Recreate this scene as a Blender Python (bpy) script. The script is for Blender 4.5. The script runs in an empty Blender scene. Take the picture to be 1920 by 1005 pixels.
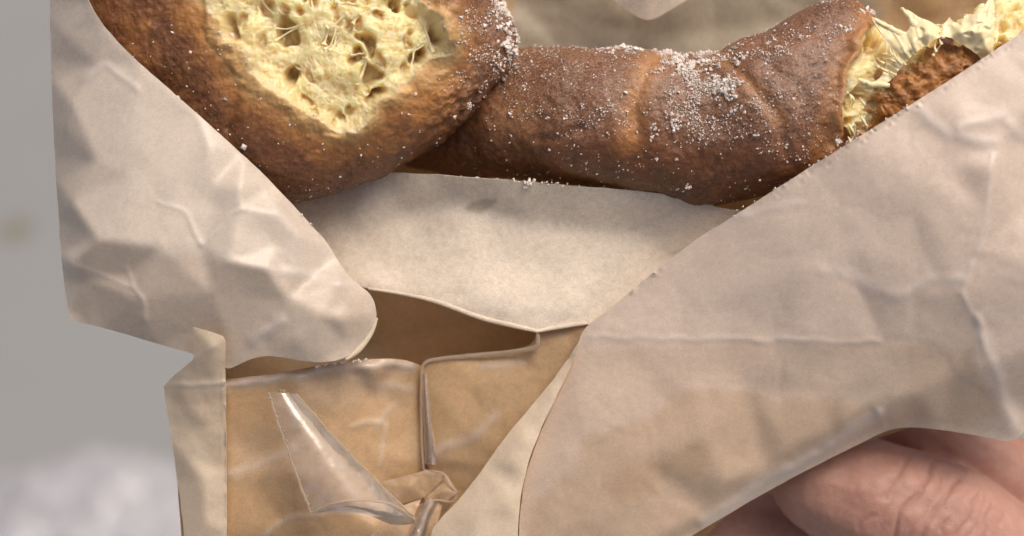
import bpy, bmesh, math, random
import numpy as np
from mathutils import Vector, Matrix, geometry
random.seed(7); rng = np.random.default_rng(7)
R = math.radians
sc = bpy.context.scene
col = sc.collection

# ---------------------------------------------------------------- camera, sky, sun
S = 0.16 / 1920            # metres per photo pixel at the plane of the doughnut
DIST = 2640.0              # camera distance in the same unit
TILT = R(42)               # the camera looks down at a wrapper held over the ground
O = Vector((0, 0, 1.05))   # height at which the wrapper is held
ROT = Matrix.Rotation(TILT, 3, 'X')
RN = np.array(ROT)
cam_d = bpy.data.cameras.new('camera'); cam = bpy.data.objects.new('camera', cam_d); col.objects.link(cam)
cam.location = O + ROT @ Vector((0, 0, DIST * S)); cam.rotation_euler = (TILT, 0, 0)
cam_d.sensor_width = 36; cam_d.lens = 36 * DIST / 1920
cam_d.clip_start = 0.01; cam_d.clip_end = 2000
cam_d.dof.use_dof = True; cam_d.dof.focus_distance = (DIST - 70) * S; cam_d.dof.aperture_fstop = 9.5
sc.camera = cam

SUN_EL, SUN_AZ = R(68), R(72)        # azimuth measured from +Y (ahead of the camera) towards +X
world = bpy.data.worlds.new('World'); sc.world = world; world.use_nodes = True
wn = world.node_tree; sky = wn.nodes.new('ShaderNodeTexSky'); sky.sky_type = 'NISHITA'; sky.sun_disc = False
sky.sun_elevation = SUN_EL; sky.sun_rotation = SUN_AZ
sky.air_density = 0.55; sky.dust_density = 8.0; sky.ozone_density = 0.2
bg = wn.nodes['Background']; wn.links.new(sky.outputs[0], bg.inputs[0]); bg.inputs[1].default_value = 0.11
sd = bpy.data.lights.new('sun', 'SUN'); so = bpy.data.objects.new('sun', sd); col.objects.link(so)
sd.energy = 1.3; sd.angle = R(38); sd.color = (1.0, 0.90, 0.78)
dirv = Vector((math.sin(SUN_AZ) * math.cos(SUN_EL), math.cos(SUN_AZ) * math.cos(SUN_EL), math.sin(SUN_EL)))
so.rotation_euler = dirv.to_track_quat('Z', 'Y').to_euler(); so.location = (0.5, 1, 3)
sc.view_settings.view_transform = 'Standard'; sc.view_settings.look = 'None'
sc.view_settings.exposure = 0.17; sc.view_settings.gamma = 1

# ---------------------------------------------------------------- coordinates: photo x, photo y, depth -> local -> world
def loc(x, y, z):
    x = np.asarray(x, float); y = np.asarray(y, float); z = np.asarray(z, float)
    k = (DIST - z) / DIST
    return np.stack([(x - 960) * k, -(y - 502.5) * k, z + 0 * x], -1)
def to_world(L):
    return (L * S) @ RN.T + np.array(O)
def wp(x, y, z): return Vector(to_world(loc(x, y, z)))

# ---------------------------------------------------------------- noise
def h3(i, j, k, s=0):
    n = (i.astype(np.int64) * 73856093) ^ (j.astype(np.int64) * 19349663) ^ (k.astype(np.int64) * 83492791) ^ (s * 2654435761 + 12345)
    n = (n ^ (n >> 13)) * 1274126177 & 0xFFFFFFFF
    n = (n ^ (n >> 16)) * 2246822519 & 0xFFFFFFFF
    return ((n ^ (n >> 15)) & 0xFFFFFF) / float(0xFFFFFF)
def noise3(P, s=0):
    P = np.asarray(P, float); I = np.floor(P).astype(np.int64); F = P - I; U = F * F * F * (F * (F * 6 - 15) + 10)
    out = 0
    for a in (0, 1):
        for b in (0, 1):
            for c in (0, 1):
                w = (U[..., 0] if a else 1 - U[..., 0]) * (U[..., 1] if b else 1 - U[..., 1]) * (U[..., 2] if c else 1 - U[..., 2])
                out = out + w * h3(I[..., 0] + a, I[..., 1] + b, I[..., 2] + c, s)
    return out * 2 - 1
def fbm(P, octaves=4, s=0, gain=0.5):
    t = 0; a = 1.0; P = np.asarray(P, float)
    for o in range(octaves):
        t = t + a * noise3(P, s + o); P = P * 2.03 + 17.1; a *= gain
    return t
def worley2(X, Y, s=0):
    I = np.floor(X).astype(np.int64); J = np.floor(Y).astype(np.int64)
    f1 = np.full(X.shape, 9.0); f2 = np.full(X.shape, 9.0); r1 = np.zeros(X.shape)
    for a in (-1, 0, 1):
        for b in (-1, 0, 1):
            ci, cj = I + a, J + b
            px = ci + h3(ci, cj, ci * 0, s); py = cj + h3(ci, cj, ci * 0 + 1, s)
            d = np.hypot(px - X, py - Y); rr = h3(ci, cj, ci * 0 + 2, s)
            new = d < f1
            f2 = np.where(new, f1, np.minimum(f2, d)); r1 = np.where(new, rr, r1); f1 = np.where(new, d, f1)
    return f1, f2, r1
def sstep(a, b, x):
    t = np.clip((x - a) / (b - a), 0, 1); return t * t * (3 - 2 * t)
def sdist(poly, X, Y):            # signed distance to a polygon, positive inside
    d = np.full(X.shape, 1e9); ins = np.zeros(X.shape, bool); n = len(poly)
    for i in range(n):
        ax, ay = poly[i][:2]; bx, by = poly[(i + 1) % n][:2]
        ex, ey = bx - ax, by - ay
        t = np.clip(((X - ax) * ex + (Y - ay) * ey) / (ex * ex + ey * ey + 1e-9), 0, 1)
        d = np.minimum(d, np.hypot(X - ax - t * ex, Y - ay - t * ey))
        if ay != by:
            c = ((ay > Y) != (by > Y)) & (X < ex * (Y - ay) / (by - ay) + ax); ins ^= c
    return np.where(ins, d, -d)
def ldist(line, X, Y):
    d = np.full(X.shape, 1e9)
    for (ax, ay), (bx, by) in zip(line[:-1], line[1:]):
        ex, ey = bx - ax, by - ay
        t = np.clip(((X - ax) * ex + (Y - ay) * ey) / (ex * ex + ey * ey + 1e-9), 0, 1)
        d = np.minimum(d, np.hypot(X - ax - t * ex, Y - ay - t * ey))
    return d

# ---------------------------------------------------------------- objects
def tag(o, label=None, cat=None, group=None, kind=None):
    if label: o['label'] = label
    if cat: o['category'] = cat
    if group: o['group'] = group
    if kind: o['kind'] = kind
    return o
def empty(name, w, label, cat, group=None):
    o = bpy.data.objects.new(name, None); o.location = w; o.empty_display_size = 0.01; col.objects.link(o)
    return tag(o, label, cat, group)
def base_loc(o):
    v = Vector((0, 0, 0))
    while o: v = v + o.location; o = o.parent
    return v
def mesh_obj(name, L, faces, mat, parent=None, attrs=None, smooth=True, world_pts=False):
    """L: local points in pixel units (or world points); attrs: float per vertex"""
    W = L if world_pts else to_world(L)
    lo = W.mean(0); me = bpy.data.meshes.new(name)
    me.from_pydata([], [], []) if False else None
    F = faces if isinstance(faces, list) else faces.tolist()
    me.from_pydata((W - lo).tolist(), [], F)
    me.materials.append(mat)
    if smooth: me.polygons.foreach_set('use_smooth', np.ones(len(me.polygons), bool))
    pos = me.attributes.new('pos', 'FLOAT_VECTOR', 'POINT')
    src = L if not world_pts else ((W - np.array(O)) @ RN) / S
    pos.data.foreach_set('vector', (src / 100.0).astype(np.float32).ravel())
    for k, v in (attrs or {}).items():
        at = me.attributes.new(k, 'FLOAT', 'POINT'); at.data.foreach_set('value', np.asarray(v, np.float32))
    me.update()
    o = bpy.data.objects.new(name, me); col.objects.link(o); o.location = Vector(lo)
    if parent: o.parent = parent; o.location = Vector(lo) - base_loc(parent)
    return o
def normals(P, F):
    N = np.zeros_like(P)
    if F.shape[1] == 4: n = np.cross(P[F[:, 2]] - P[F[:, 0]], P[F[:, 3]] - P[F[:, 1]])
    else: n = np.cross(P[F[:, 1]] - P[F[:, 0]], P[F[:, 2]] - P[F[:, 0]])
    for k in range(F.shape[1]): np.add.at(N, F[:, k], n)
    return N / (np.linalg.norm(N, axis=1, keepdims=True) + 1e-12)
def split(P, F, sel, name, mat, parent, attrs):
    """own mesh from the selected faces"""
    f = F[sel]; u, inv = np.unique(f, return_inverse=True)
    return mesh_obj(name, P[u], inv.reshape(f.shape), mat, parent, {k: v[u] for k, v in attrs.items()})
def grid_faces(nu, nv, wrap_u=False):
    i = np.arange(nu if wrap_u else nu - 1); j = np.arange(nv - 1)
    I, J = np.meshgrid(i, j, indexing='ij'); I2 = (I + 1) % nu
    return np.stack([I * nv + J, I * nv + J + 1, I2 * nv + J + 1, I2 * nv + J], -1).reshape(-1, 4)
def catmull(pts, n):
    P = np.array(pts, float); m = len(P); t = np.linspace(0, m - 1, n); i = np.clip(t.astype(int), 0, m - 2); f = (t - i)[:, None]
    p0 = P[np.clip(i - 1, 0, m - 1)]; p1 = P[i]; p2 = P[i + 1]; p3 = P[np.clip(i + 2, 0, m - 1)]
    return 0.5 * (2 * p1 + (p2 - p0) * f + (2 * p0 - 5 * p1 + 4 * p2 - p3) * f ** 2 + (3 * p1 - p0 - 3 * p2 + p3) * f ** 3)

# ---------------------------------------------------------------- materials
def lin(r, g, b):
    f = lambda c: (c / 255 / 12.92) if c / 255 < .04045 else ((c / 255 + .055) / 1.055) ** 2.4
    return (f(r), f(g), f(b), 1)
class M:
    def __init__(s, name):
        s.m = bpy.data.materials.new(name); s.m.use_nodes = True; s.t = s.m.node_tree; s.b = s.t.nodes['Principled BSDF']; s.out = s.t.nodes['Material Output']
    def n(s, t, **k):
        o = s.t.nodes.new(t)
        for a, v in k.items(): setattr(o, a, v)
        return o
    def l(s, a, b): s.t.links.new(a, b)
    def attr(s, name, vec=False):
        a = s.n('ShaderNodeAttribute', attribute_name=name); return a.outputs['Vector'] if vec else a.outputs['Fac']
    def noise(s, scale, detail=4, rough=.55, vec=None, stretch=None, dist=0):
        v = vec or s.attr('pos', True)
        if stretch:
            mp = s.n('ShaderNodeMapping'); mp.inputs['Scale'].default_value = stretch; s.l(v, mp.inputs[0]); v = mp.outputs[0]
        q = s.n('ShaderNodeTexNoise'); q.inputs['Scale'].default_value = scale; q.inputs['Detail'].default_value = detail
        q.inputs['Roughness'].default_value = rough; q.inputs['Distortion'].default_value = dist; s.l(v, q.inputs['Vector']); return q.outputs['Fac']
    def rng(s, v, a, b, c=0., d=1.):
        q = s.n('ShaderNodeMapRange'); q.inputs[1].default_value = a; q.inputs[2].default_value = b; q.inputs[3].default_value = c; q.inputs[4].default_value = d
        s.l(v, q.inputs[0]); return q.outputs[0]
    def mul(s, a, b, op='MULTIPLY'):
        q = s.n('ShaderNodeMath', operation=op)
        for i, v in enumerate((a, b)):
            if isinstance(v, (int, float)): q.inputs[i].default_value = v
            else: s.l(v, q.inputs[i])
        return q.outputs[0]
    def mix(s, f, a, b, mode='MIX'):
        q = s.n('ShaderNodeMix', data_type='RGBA', blend_type=mode)
        for i, v in ((0, f), (6, a), (7, b)):
            if isinstance(v, (int, float)): q.inputs[i].default_value = v
            elif isinstance(v, tuple): q.inputs[i].default_value = v
            else: s.l(v, q.inputs[i])
        return q.outputs[2]
    def bump(s, h, strength, dist, prev=None):
        q = s.n('ShaderNodeBump'); q.inputs['Strength'].default_value = strength; q.inputs['Distance'].default_value = dist; s.l(h, q.inputs['Height'])
        if prev: s.l(prev, q.inputs['Normal'])
        return q.outputs[0]
    def set(s, **k):
        for a, v in k.items():
            i = s.b.inputs[a.replace('_', ' ')]
            if isinstance(v, (int, float, tuple)): i.default_value = v
            else: s.l(v, i)
        return s

def paper_mat(name, base, under, rough=.5, coat=.25, trans=.3, fleck=1.0, coat_rough=.3):
    m = M(name)
    big = m.noise(1.1, 3); mid = m.noise(9, 5, .65); fine = m.noise(34, 4, .7); fib = m.noise(16, 3, .6, stretch=(1, 3.2, 1), dist=1.2)
    c = m.mix(m.attr('under'), base, under)
    k = m.mul(m.mul(m.rng(big, .3, .7, -.07, .07), m.rng(mid, .3, .7, -.09, .09), 'ADD'), m.mul(m.rng(fine, .3, .7, -.13, .13), m.rng(fib, .3, .7, -.09, .09), 'ADD'), 'ADD')
    k = m.mul(k, fleck)
    k = m.mul(k, 1.0, 'ADD')
    v = m.n('ShaderNodeVectorMath', operation='SCALE'); m.l(c, v.inputs[0]); m.l(k, v.inputs['Scale'])
    # sparse darker pulp specks
    sp = m.rng(m.noise(48, 2, .5), .70, .76); c2 = m.mix(m.mul(sp, .35), v.outputs[0], (.22, .15, .09, 1))
    c2 = m.mix(m.attr('stain'), c2, (.36, .29, .2, 1))
    b1 = m.bump(m.noise(2.2, 3, .5), .10, .00035); b2 = m.bump(fine, .35, .00006, b1); b3 = m.bump(fib, .18, .00006, b2)
    c2 = m.mix(m.mul(m.mul(m.attr('scuff_highlight'), m.rng(fine, .3, .6, .5, 1.)), .6), c2, (.82, .76, .70, 1))  # paler creases: scuff wear, plus fold highlights and glints painted into the colour
    m.set(Base_Color=c2, Roughness=m.rng(mid, .3, .7, rough - .08, rough + .1), Normal=b3, Coat_Weight=coat, Coat_Roughness=coat_rough, Coat_Normal=b1)
    m.b.inputs['Specular IOR Level'].default_value = .35
    tr = m.n('ShaderNodeBsdfTranslucent'); m.l(c2, tr.inputs[0]); m.l(b1, tr.inputs['Normal'])
    mx = m.n('ShaderNodeMixShader'); mx.inputs[0].default_value = trans; m.l(m.b.outputs[0], mx.inputs[1]); m.l(tr.outputs[0], mx.inputs[2]); m.l(mx.outputs[0], m.out.inputs[0])
    return m.m
CREAM = (.60, .515, .42, 1); BROWN = (.36, .235, .125, 1)
MP_flap = paper_mat('waxed_paper', (.77, .675, .565, 1), (.63, .49, .36, 1), .42, .6, .24, .65, .34)
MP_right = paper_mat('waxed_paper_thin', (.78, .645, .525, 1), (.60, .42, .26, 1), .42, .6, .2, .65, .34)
MP_mid = paper_mat('cream_paper', (.88, .775, .635, 1), (.42, .31, .2, 1), .6, .1, .25, 1.0)
MP_back = paper_mat('greased_brown_paper', (.68, .475, .26, 1), (.60, .535, .42, 1), .5, .25, .4, .8)
MP_pouch = paper_mat('brown_glazed_paper', (.68, .47, .26, 1), (.78, .62, .45, 1), .33, .6, .35, .8, .2)
MP_tab = paper_mat('pale_kraft_paper', (.86, .74, .57, 1), (.70, .57, .42, 1), .55, .15, .35, .55)

def film_mat(name, milky, tint=(.9, .82, .75, 1), rough=.12, gloss=.25):
    m = M(name)
    bn = m.bump(m.noise(5, 3, .5), .05, .0004)
    tr = m.n('ShaderNodeBsdfTransparent'); tr.inputs[0].default_value = (1, .985, .96, 1)
    df = m.n('ShaderNodeBsdfDiffuse'); df.inputs[0].default_value = tint; m.l(bn, df.inputs['Normal'])
    gl = m.n('ShaderNodeBsdfGlossy'); gl.inputs['Roughness'].default_value = rough; m.l(bn, gl.inputs['Normal'])
    m1 = m.n('ShaderNodeMixShader'); m.l(m.mul(m.rng(m.noise(5, 5, .7), .35, .7, .5, 1.6), milky), m1.inputs[0]); m.l(tr.outputs[0], m1.inputs[1]); m.l(df.outputs[0], m1.inputs[2])
    fr = m.n('ShaderNodeFresnel'); fr.inputs[0].default_value = 1.5; m.l(bn, fr.inputs['Normal'])
    f = m.mul(m.mul(fr.outputs[0], .8), gloss * .2, 'ADD')
    m2 = m.n('ShaderNodeMixShader'); m.l(f, m2.inputs[0]); m.l(m1.outputs[0], m2.inputs[1]); m.l(gl.outputs[0], m2.inputs[2]); m.l(m2.outputs[0], m.out.inputs[0])
    m.t.nodes.remove(m.b); return m.m
MF_film = film_mat('clear_film', .10)
MF_tape = film_mat('clear_tape_film', .13, (.85, .78, .72, 1), .17, .15)
def edge_mat():
    m = M('milky_film_edge'); m.set(Base_Color=(.80, .70, .58, 1), Roughness=.3); tr = m.n('ShaderNodeBsdfTranslucent'); tr.inputs[0].default_value = (.85, .75, .62, 1)
    tp = m.n('ShaderNodeBsdfTransparent'); a = m.n('ShaderNodeMixShader'); a.inputs[0].default_value = .68; m.l(m.b.outputs[0], a.inputs[1]); m.l(tr.outputs[0], a.inputs[2])
    b = m.n('ShaderNodeMixShader'); b.inputs[0].default_value = .2; m.l(a.outputs[0], b.inputs[1]); m.l(tp.outputs[0], b.inputs[2]); m.l(b.outputs[0], m.out.inputs[0]); return m.m
MF_edge = edge_mat()

def crust_mat():
    m = M('fried_crust')
    n1 = m.noise(1.6, 5, .6); n2 = m.noise(9, 6, .65); n3 = m.noise(30, 5, .7)
    c = m.mix(m.rng(n1, .35, .65), (.085, .024, .006, 1), (.17, .052, .012, 1))
    c = m.mix(m.rng(n2, .42, .68), c, (.22, .085, .025, 1))
    c = m.mix(m.mul(m.rng(n3, .55, .72), .45), c, (.36, .17, .07, 1))
    g = m.mul(m.attr('gold'), m.rng(n2, .25, .6, .55, 1.1))
    c = m.mix(g, c, (.50, .215, .050, 1))
    pal = m.attr('pale'); c = m.mix(pal, c, (.76, .50, .20, 1))
    dust = m.mul(m.attr('dust'), m.rng(m.noise(26, 4, .8), .44, .62))
    c = m.mix(m.mul(dust, .5), c, (.50, .33, .225, 1))
    b = m.bump(n2, .13, .0005); b = m.bump(n3, .38, .00022, b); b = m.bump(m.noise(26, 4, .8), .5, .00016, b)
    m.set(Base_Color=c, Roughness=m.rng(n3, .3, .7, .22, .44), Normal=b, Subsurface_Weight=.12, Subsurface_Radius=(.6, .25, .1), Subsurface_Scale=.0012)
    m.b.inputs['Specular IOR Level'].default_value = .6
    return m.m
M_crust = crust_mat()
def crumb_mat():
    m = M('soft_crumb')
    n1 = m.noise(3, 4); n2 = m.noise(22, 5, .7)
    c = m.mix(m.rng(n1, .35, .65), (.93, .79, .45, 1), (.91, .74, .36, 1))
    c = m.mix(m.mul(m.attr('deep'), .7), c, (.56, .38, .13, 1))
    c = m.mix(m.attr('gold'), c, (.45, .24, .08, 1))
    c = m.mix(m.mul(m.rng(n2, .5, .75), .35), c, (.94, .85, .58, 1))
    b = m.bump(n2, .3, .0002); b = m.bump(m.noise(50, 3), .3, .00008, b)
    m.set(Base_Color=c, Roughness=.33, Normal=b, Subsurface_Weight=1.0, Subsurface_Radius=(1, .8, .42), Subsurface_Scale=.0032)
    return m.m
M_crumb = crumb_mat()
M_web = M('thin_crumb'); M_web.set(Base_Color=M_web.mix(M_web.rng(M_web.noise(9, 3), .35, .65), (.93, .79, .44, 1), (.94, .83, .52, 1)), Roughness=.35, Subsurface_Weight=0.); M_web = M_web.m
def sugar_mat():
    m = M('sugar'); m.set(Base_Color=(.82, .74, .66, 1), Roughness=.3); return m.m
M_sugar = sugar_mat()
def skin_mat():
    m = M('skin')
    n1 = m.noise(.9, 4); n2 = m.noise(6, 5, .6); vor = m.n('ShaderNodeTexVoronoi', feature='DISTANCE_TO_EDGE'); vor.inputs['Scale'].default_value = 16; m.l(m.attr('pos', True), vor.inputs['Vector'])
    c = m.mix(m.rng(n1, .35, .65), (.42, .215, .16, 1), (.48, .265, .195, 1))
    c = m.mix(m.mul(m.rng(n2, .4, .7), .3), c, (.60, .34, .28, 1))
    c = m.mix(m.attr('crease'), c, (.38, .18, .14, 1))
    b = m.bump(m.rng(vor.outputs[0], 0, .12), .22, .0002); b = m.bump(n2, .2, .0003, b); b = m.bump(m.noise(30, 3), .3, .0001, b)
    m.set(Base_Color=c, Roughness=.48, Normal=b, Subsurface_Weight=.35, Subsurface_Radius=(1, .35, .2), Subsurface_Scale=.003)
    return m.m
M_skin = skin_mat()

# ---------------------------------------------------------------- the ground far below, out of focus
def ground():
    m = M('worn_grey_pavement'); tc = m.n('ShaderNodeTexCoord').outputs['Object']
    n1 = m.noise(1.4, 5, .6, vec=tc); n2 = m.noise(60, 5, .6, vec=tc)
    c = m.mix(m.rng(n1, .3, .7), (.225, .235, .235, 1), (.26, .27, .27, 1)); c = m.mix(m.mul(m.rng(n2, .4, .7), .25), c, (.24, .24, .23, 1))
    # a round brown stain on the pavement
    sp = m.n('ShaderNodeVectorMath', operation='DISTANCE'); m.l(tc, sp.inputs[0]); sp.inputs[1].default_value = STAIN
    c = m.mix(m.mul(m.rng(sp.outputs['Value'], .028, .010), .75), c, (.17, .145, .10, 1))
    m.set(Base_Color=c, Roughness=.8, Normal=m.bump(n2, .4, .002))
    N = 40; xs = np.sign(np.linspace(-1, 1, N)) * np.abs(np.linspace(-1, 1, N)) ** 3 * 400
    X, Y = np.meshgrid(xs, xs, indexing='ij')
    me = bpy.data.meshes.new('pavement'); P = np.stack([X, Y, 0 * X], -1).reshape(-1, 3)
    me.from_pydata(P.tolist(), [], grid_faces(N, N)[:, ::-1].tolist()); me.materials.append(m.m)
    o = bpy.data.objects.new('pavement', me); col.objects.link(o); tag(o, 'plain grey pavement far below the wrapper', 'pavement', kind='structure')
def ground_hit(x, y, h=0.0):
    a = np.array(cam.location); d = to_world(loc(x, y, 0)) - a; t = (h - a[2]) / d[2]; return a + d * t
STAIN = tuple(ground_hit(28, 432)); ground()

def plastic_bag():
    c = ground_hit(150, 1085); n = 150
    th = np.linspace(0, 2 * math.pi, n, endpoint=False); ph = np.linspace(.02, math.pi * .5, 70)
    T, Pp = np.meshgrid(th, ph, indexing='ij')
    D = np.stack([np.cos(T) * np.sin(Pp), np.sin(T) * np.sin(Pp), np.cos(Pp)], -1)
    f = np.abs(fbm(D * 2.3, 4, 5)); r = 1 + .2 * f - .15 * np.abs(fbm(D * 4.5, 3, 9))
    P = D * r[..., None] * np.array([.15, .14, .058]); P[..., 2] = np.maximum(P[..., 2], .002)
    m = M('white_plastic'); q = m.n('ShaderNodeTexCoord').outputs['Object']
    m.set(Base_Color=m.mix(m.rng(m.noise(9, 4, vec=q), .3, .7), (.42, .42, .45, 1), (.36, .36, .375, 1)), Roughness=.25, Normal=m.bump(m.noise(14, 5, vec=q), .6, .02))
    o = mesh_obj('plastic_bag', P.reshape(-1, 3) + c, grid_faces(n, 70, True), m.m, world_pts=True)
    tag(o, 'crumpled white plastic bag lying out of focus on the grey pavement', 'bag')
plastic_bag()

# ---------------------------------------------------------------- paper sheets
def chaikin(pts, it=2):
    pts = [tuple(p) if len(p) == 4 else (p[0], p[1], p[2], 0) for p in pts]
    for _ in range(it):
        out = []; n = len(pts)
        for i, p in enumerate(pts):
            a = pts[i - 1]; b = pts[(i + 1) % n]
            if p[3]: out.append(p)
            else:
                f = .25
                out.append(tuple(p[k] * (1 - f) + a[k] * f for k in range(3)) + (0,)); out.append(tuple(p[k] * (1 - f) + b[k] * f for k in range(3)) + (0,))
        pts = out
    return [p[:3] for p in pts]
def sheet(name, outline, inner, mat, parent, step=7, blur=9, crumple=2.5, cscale=130, thick=1.6, under=None, stain=None, seed=1, label=None, extra=None, creases=()):
    ol = chaikin(outline); C = np.array([p[:3] for p in ol] + [tuple(p[:3]) for p in inner], float)
    n = len(ol)
    res = geometry.delaunay_2d_cdt([Vector(p[:2]) for p in C], [(i, (i + 1) % n) for i in range(n)], [], 0, 1e-3)
    V = np.array([tuple(v) for v in res[0]]); src = [o[0] if o else 0 for o in res[3]]; Z = C[src, 2]; T = np.array(res[2])
    A, B, Cc = V[T[:, 0]], V[T[:, 1]], V[T[:, 2]]
    det = (B[:, 0] - A[:, 0]) * (Cc[:, 1] - A[:, 1]) - (Cc[:, 0] - A[:, 0]) * (B[:, 1] - A[:, 1]); ok = np.abs(det) > 1e-3
    T, A, B, Cc, det = T[ok], A[ok], B[ok], Cc[ok], det[ok]
    def zi(X, Y):
        best = np.full(X.shape, -1e9); z = np.zeros(X.shape)
        for k in range(len(T)):
            w1 = ((X - A[k, 0]) * (Cc[k, 1] - A[k, 1]) - (Cc[k, 0] - A[k, 0]) * (Y - A[k, 1])) / det[k]
            w2 = ((B[k, 0] - A[k, 0]) * (Y - A[k, 1]) - (X - A[k, 0]) * (B[k, 1] - A[k, 1])) / det[k]
            w0 = 1 - w1 - w2; mn = np.minimum(np.minimum(w0, w1), w2) * np.sqrt(abs(det[k])); u = mn > best
            z = np.where(u, w0 * Z[T[k, 0]] + w1 * Z[T[k, 1]] + w2 * Z[T[k, 2]], z); best = np.where(u, mn, best)
        return z
    # fine points
    E = []
    for i in range(n):
        a = np.array(ol[i][:2]); b = np.array(ol[(i + 1) % n][:2]); m_ = max(1, int(np.hypot(*(b - a)) / step)); E += [a + (b - a) * t / m_ for t in range(m_)]
    E = np.array(E); E += np.stack([noise3(np.c_[E * .045, E[:, 0] * 0 + seed]), noise3(np.c_[E * .045, E[:, 0] * 0 + seed + 9.5])], -1) * .8
    xs = np.arange(E[:, 0].min(), E[:, 0].max(), step); ys = np.arange(E[:, 1].min(), E[:, 1].max(), step * .87)
    GX, GY = np.meshgrid(xs, ys); GX = GX + (np.arange(len(ys)) % 2)[:, None] * step * .5; GX, GY = GX.ravel(), GY.ravel()
    keep = sdist(E, GX, GY) > step * .6; G = np.stack([GX[keep], GY[keep]], -1)
    pts = np.concatenate([E, G]); m_ = len(E)
    r2 = geometry.delaunay_2d_cdt([Vector(p) for p in pts], [(i, (i + 1) % m_) for i in range(m_)], [], 1, 1e-4)
    Q = np.array([tuple(v) for v in r2[0]]); F = np.array(r2[2])
    X, Y = Q[:, 0], Q[:, 1]; z = 0; jit = [(0, 0)] + [(math.cos(a) * r, math.sin(a) * r) for r, k in ((blur * .5, 6), (blur, 8)) for a in np.linspace(0, 6.283, k, endpoint=False)]
    for dx, dy in jit: z = z + zi(X + dx, Y + dy)
    z = z / len(jit)
    if crumple:
        wx = X + 30 * noise3(np.c_[X * .012, Y * .012, X * 0 + seed]); wy = Y + 30 * noise3(np.c_[X * .012, Y * .012, X * 0 + seed + 5])
        f1, f2, _ = worley2(wx / cscale, wy / cscale, seed); z = z + crumple * 2.2 * (f2 - f1)
        f1, f2, _ = worley2(wx / cscale * 2.7, wy / cscale * 2.7, seed + 3); z = z + crumple * .5 * (f2 - f1)
        z = z + crumple * .8 * fbm(np.c_[X * .009, Y * .009, X * 0 + seed], 2)
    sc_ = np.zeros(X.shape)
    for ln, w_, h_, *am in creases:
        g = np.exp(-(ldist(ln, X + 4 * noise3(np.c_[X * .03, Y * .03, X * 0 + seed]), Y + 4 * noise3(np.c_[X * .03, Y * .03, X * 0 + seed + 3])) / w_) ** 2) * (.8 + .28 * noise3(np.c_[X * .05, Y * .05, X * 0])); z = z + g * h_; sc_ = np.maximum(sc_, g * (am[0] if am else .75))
    if extra: z = z + extra(X, Y)
    un = np.zeros(X.shape) if under is None else under(X, Y); st = np.zeros(X.shape) if stain is None else stain(X, Y)
    P = loc(X, Y, z); nz = np.cross(P[F[:, 1]] - P[F[:, 0]], P[F[:, 2]] - P[F[:, 0]])[:, 2].sum()
    if nz < 0: F = F[:, ::-1]
    o = mesh_obj(name, P, F, mat, parent, {'under': un, 'stain': st, 'scuff_highlight': sc_})
    md = o.modifiers.new('thickness', 'SOLIDIFY'); md.thickness = thick * .5 * S; md.offset = -1; es = o.modifiers.new('crisp_rim', 'EDGE_SPLIT'); es.split_angle = R(55)
    if label: o['label'] = label
    return o
def blob_mask(poly, soft, wob=8, sc_=.02, amp=1., seed=3):
    def f(X, Y):
        d = sdist(poly, X, Y) + wob * fbm(np.c_[X * sc_, Y * sc_, X * 0 + seed], 3); return amp * sstep(-soft, soft, d)
    return f
def combine(*fs):
    def f(X, Y):
        t = 0
        for g in fs: t = np.maximum(t, g(X, Y))
        return np.clip(t, 0, 1)
    return f

wrapper = empty('paper_wrapper', wp(960, 900, -150), 'cream and brown waxed paper wrapper folded around the torn doughnut, held from below', 'wrapper')

# back sheet behind everything
sheet('back_sheet', [(118, -160, -60), (1000, -200, -250), (2060, -160, -120), (2080, 400, -60), (1960, 760, -70), (1700, 790, -90), (1340, 960, -90), (1260, 1120, -90), (352, 1120, -90), (330, 760, -70, 1), (400, 700, -80), (420, 655, -90), (150, 570, 0), (125, 300, -10)],
      [(1000, 40, -255), (1250, 60, -262), (1500, 40, -250), (1100, -60, -240), (600, 450, -225), (900, 600, -225), (780, 640, -235), (600, 900, -150), (500, 760, -140), (1000, 900, -150), (1300, 500, -200), (1700, 300, -170), (1750, 40, -180), (1880, 30, -140), (300, 300, -110), (700, 800, -175), (1300, 800, -150)],
      MP_back, wrapper, step=11, crumple=6, cscale=150,
      under=combine(blob_mask([(940, -200), (1640, -200), (1640, 130), (940, 130)], 30, 25, amp=.9), blob_mask([(420, 640), (700, 640), (760, 720), (440, 720)], 25, amp=.3)), seed=4, label='brown grease darkened inner paper behind the doughnut')

# white paper point that hangs down at the top
sheet('folded_corner', [(1030, -120, -120), (1125, -20, -128), (1180, 22, -132), (1214, 42, -133), (1250, 24, -132), (1320, -20, -128), (1420, -120, -120)], [(1215, -10, -112), (1215, -80, -104)], MP_mid, wrapper, step=6, crumple=1, blur=5, seed=8,
      label='small white paper point at the top edge')

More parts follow.
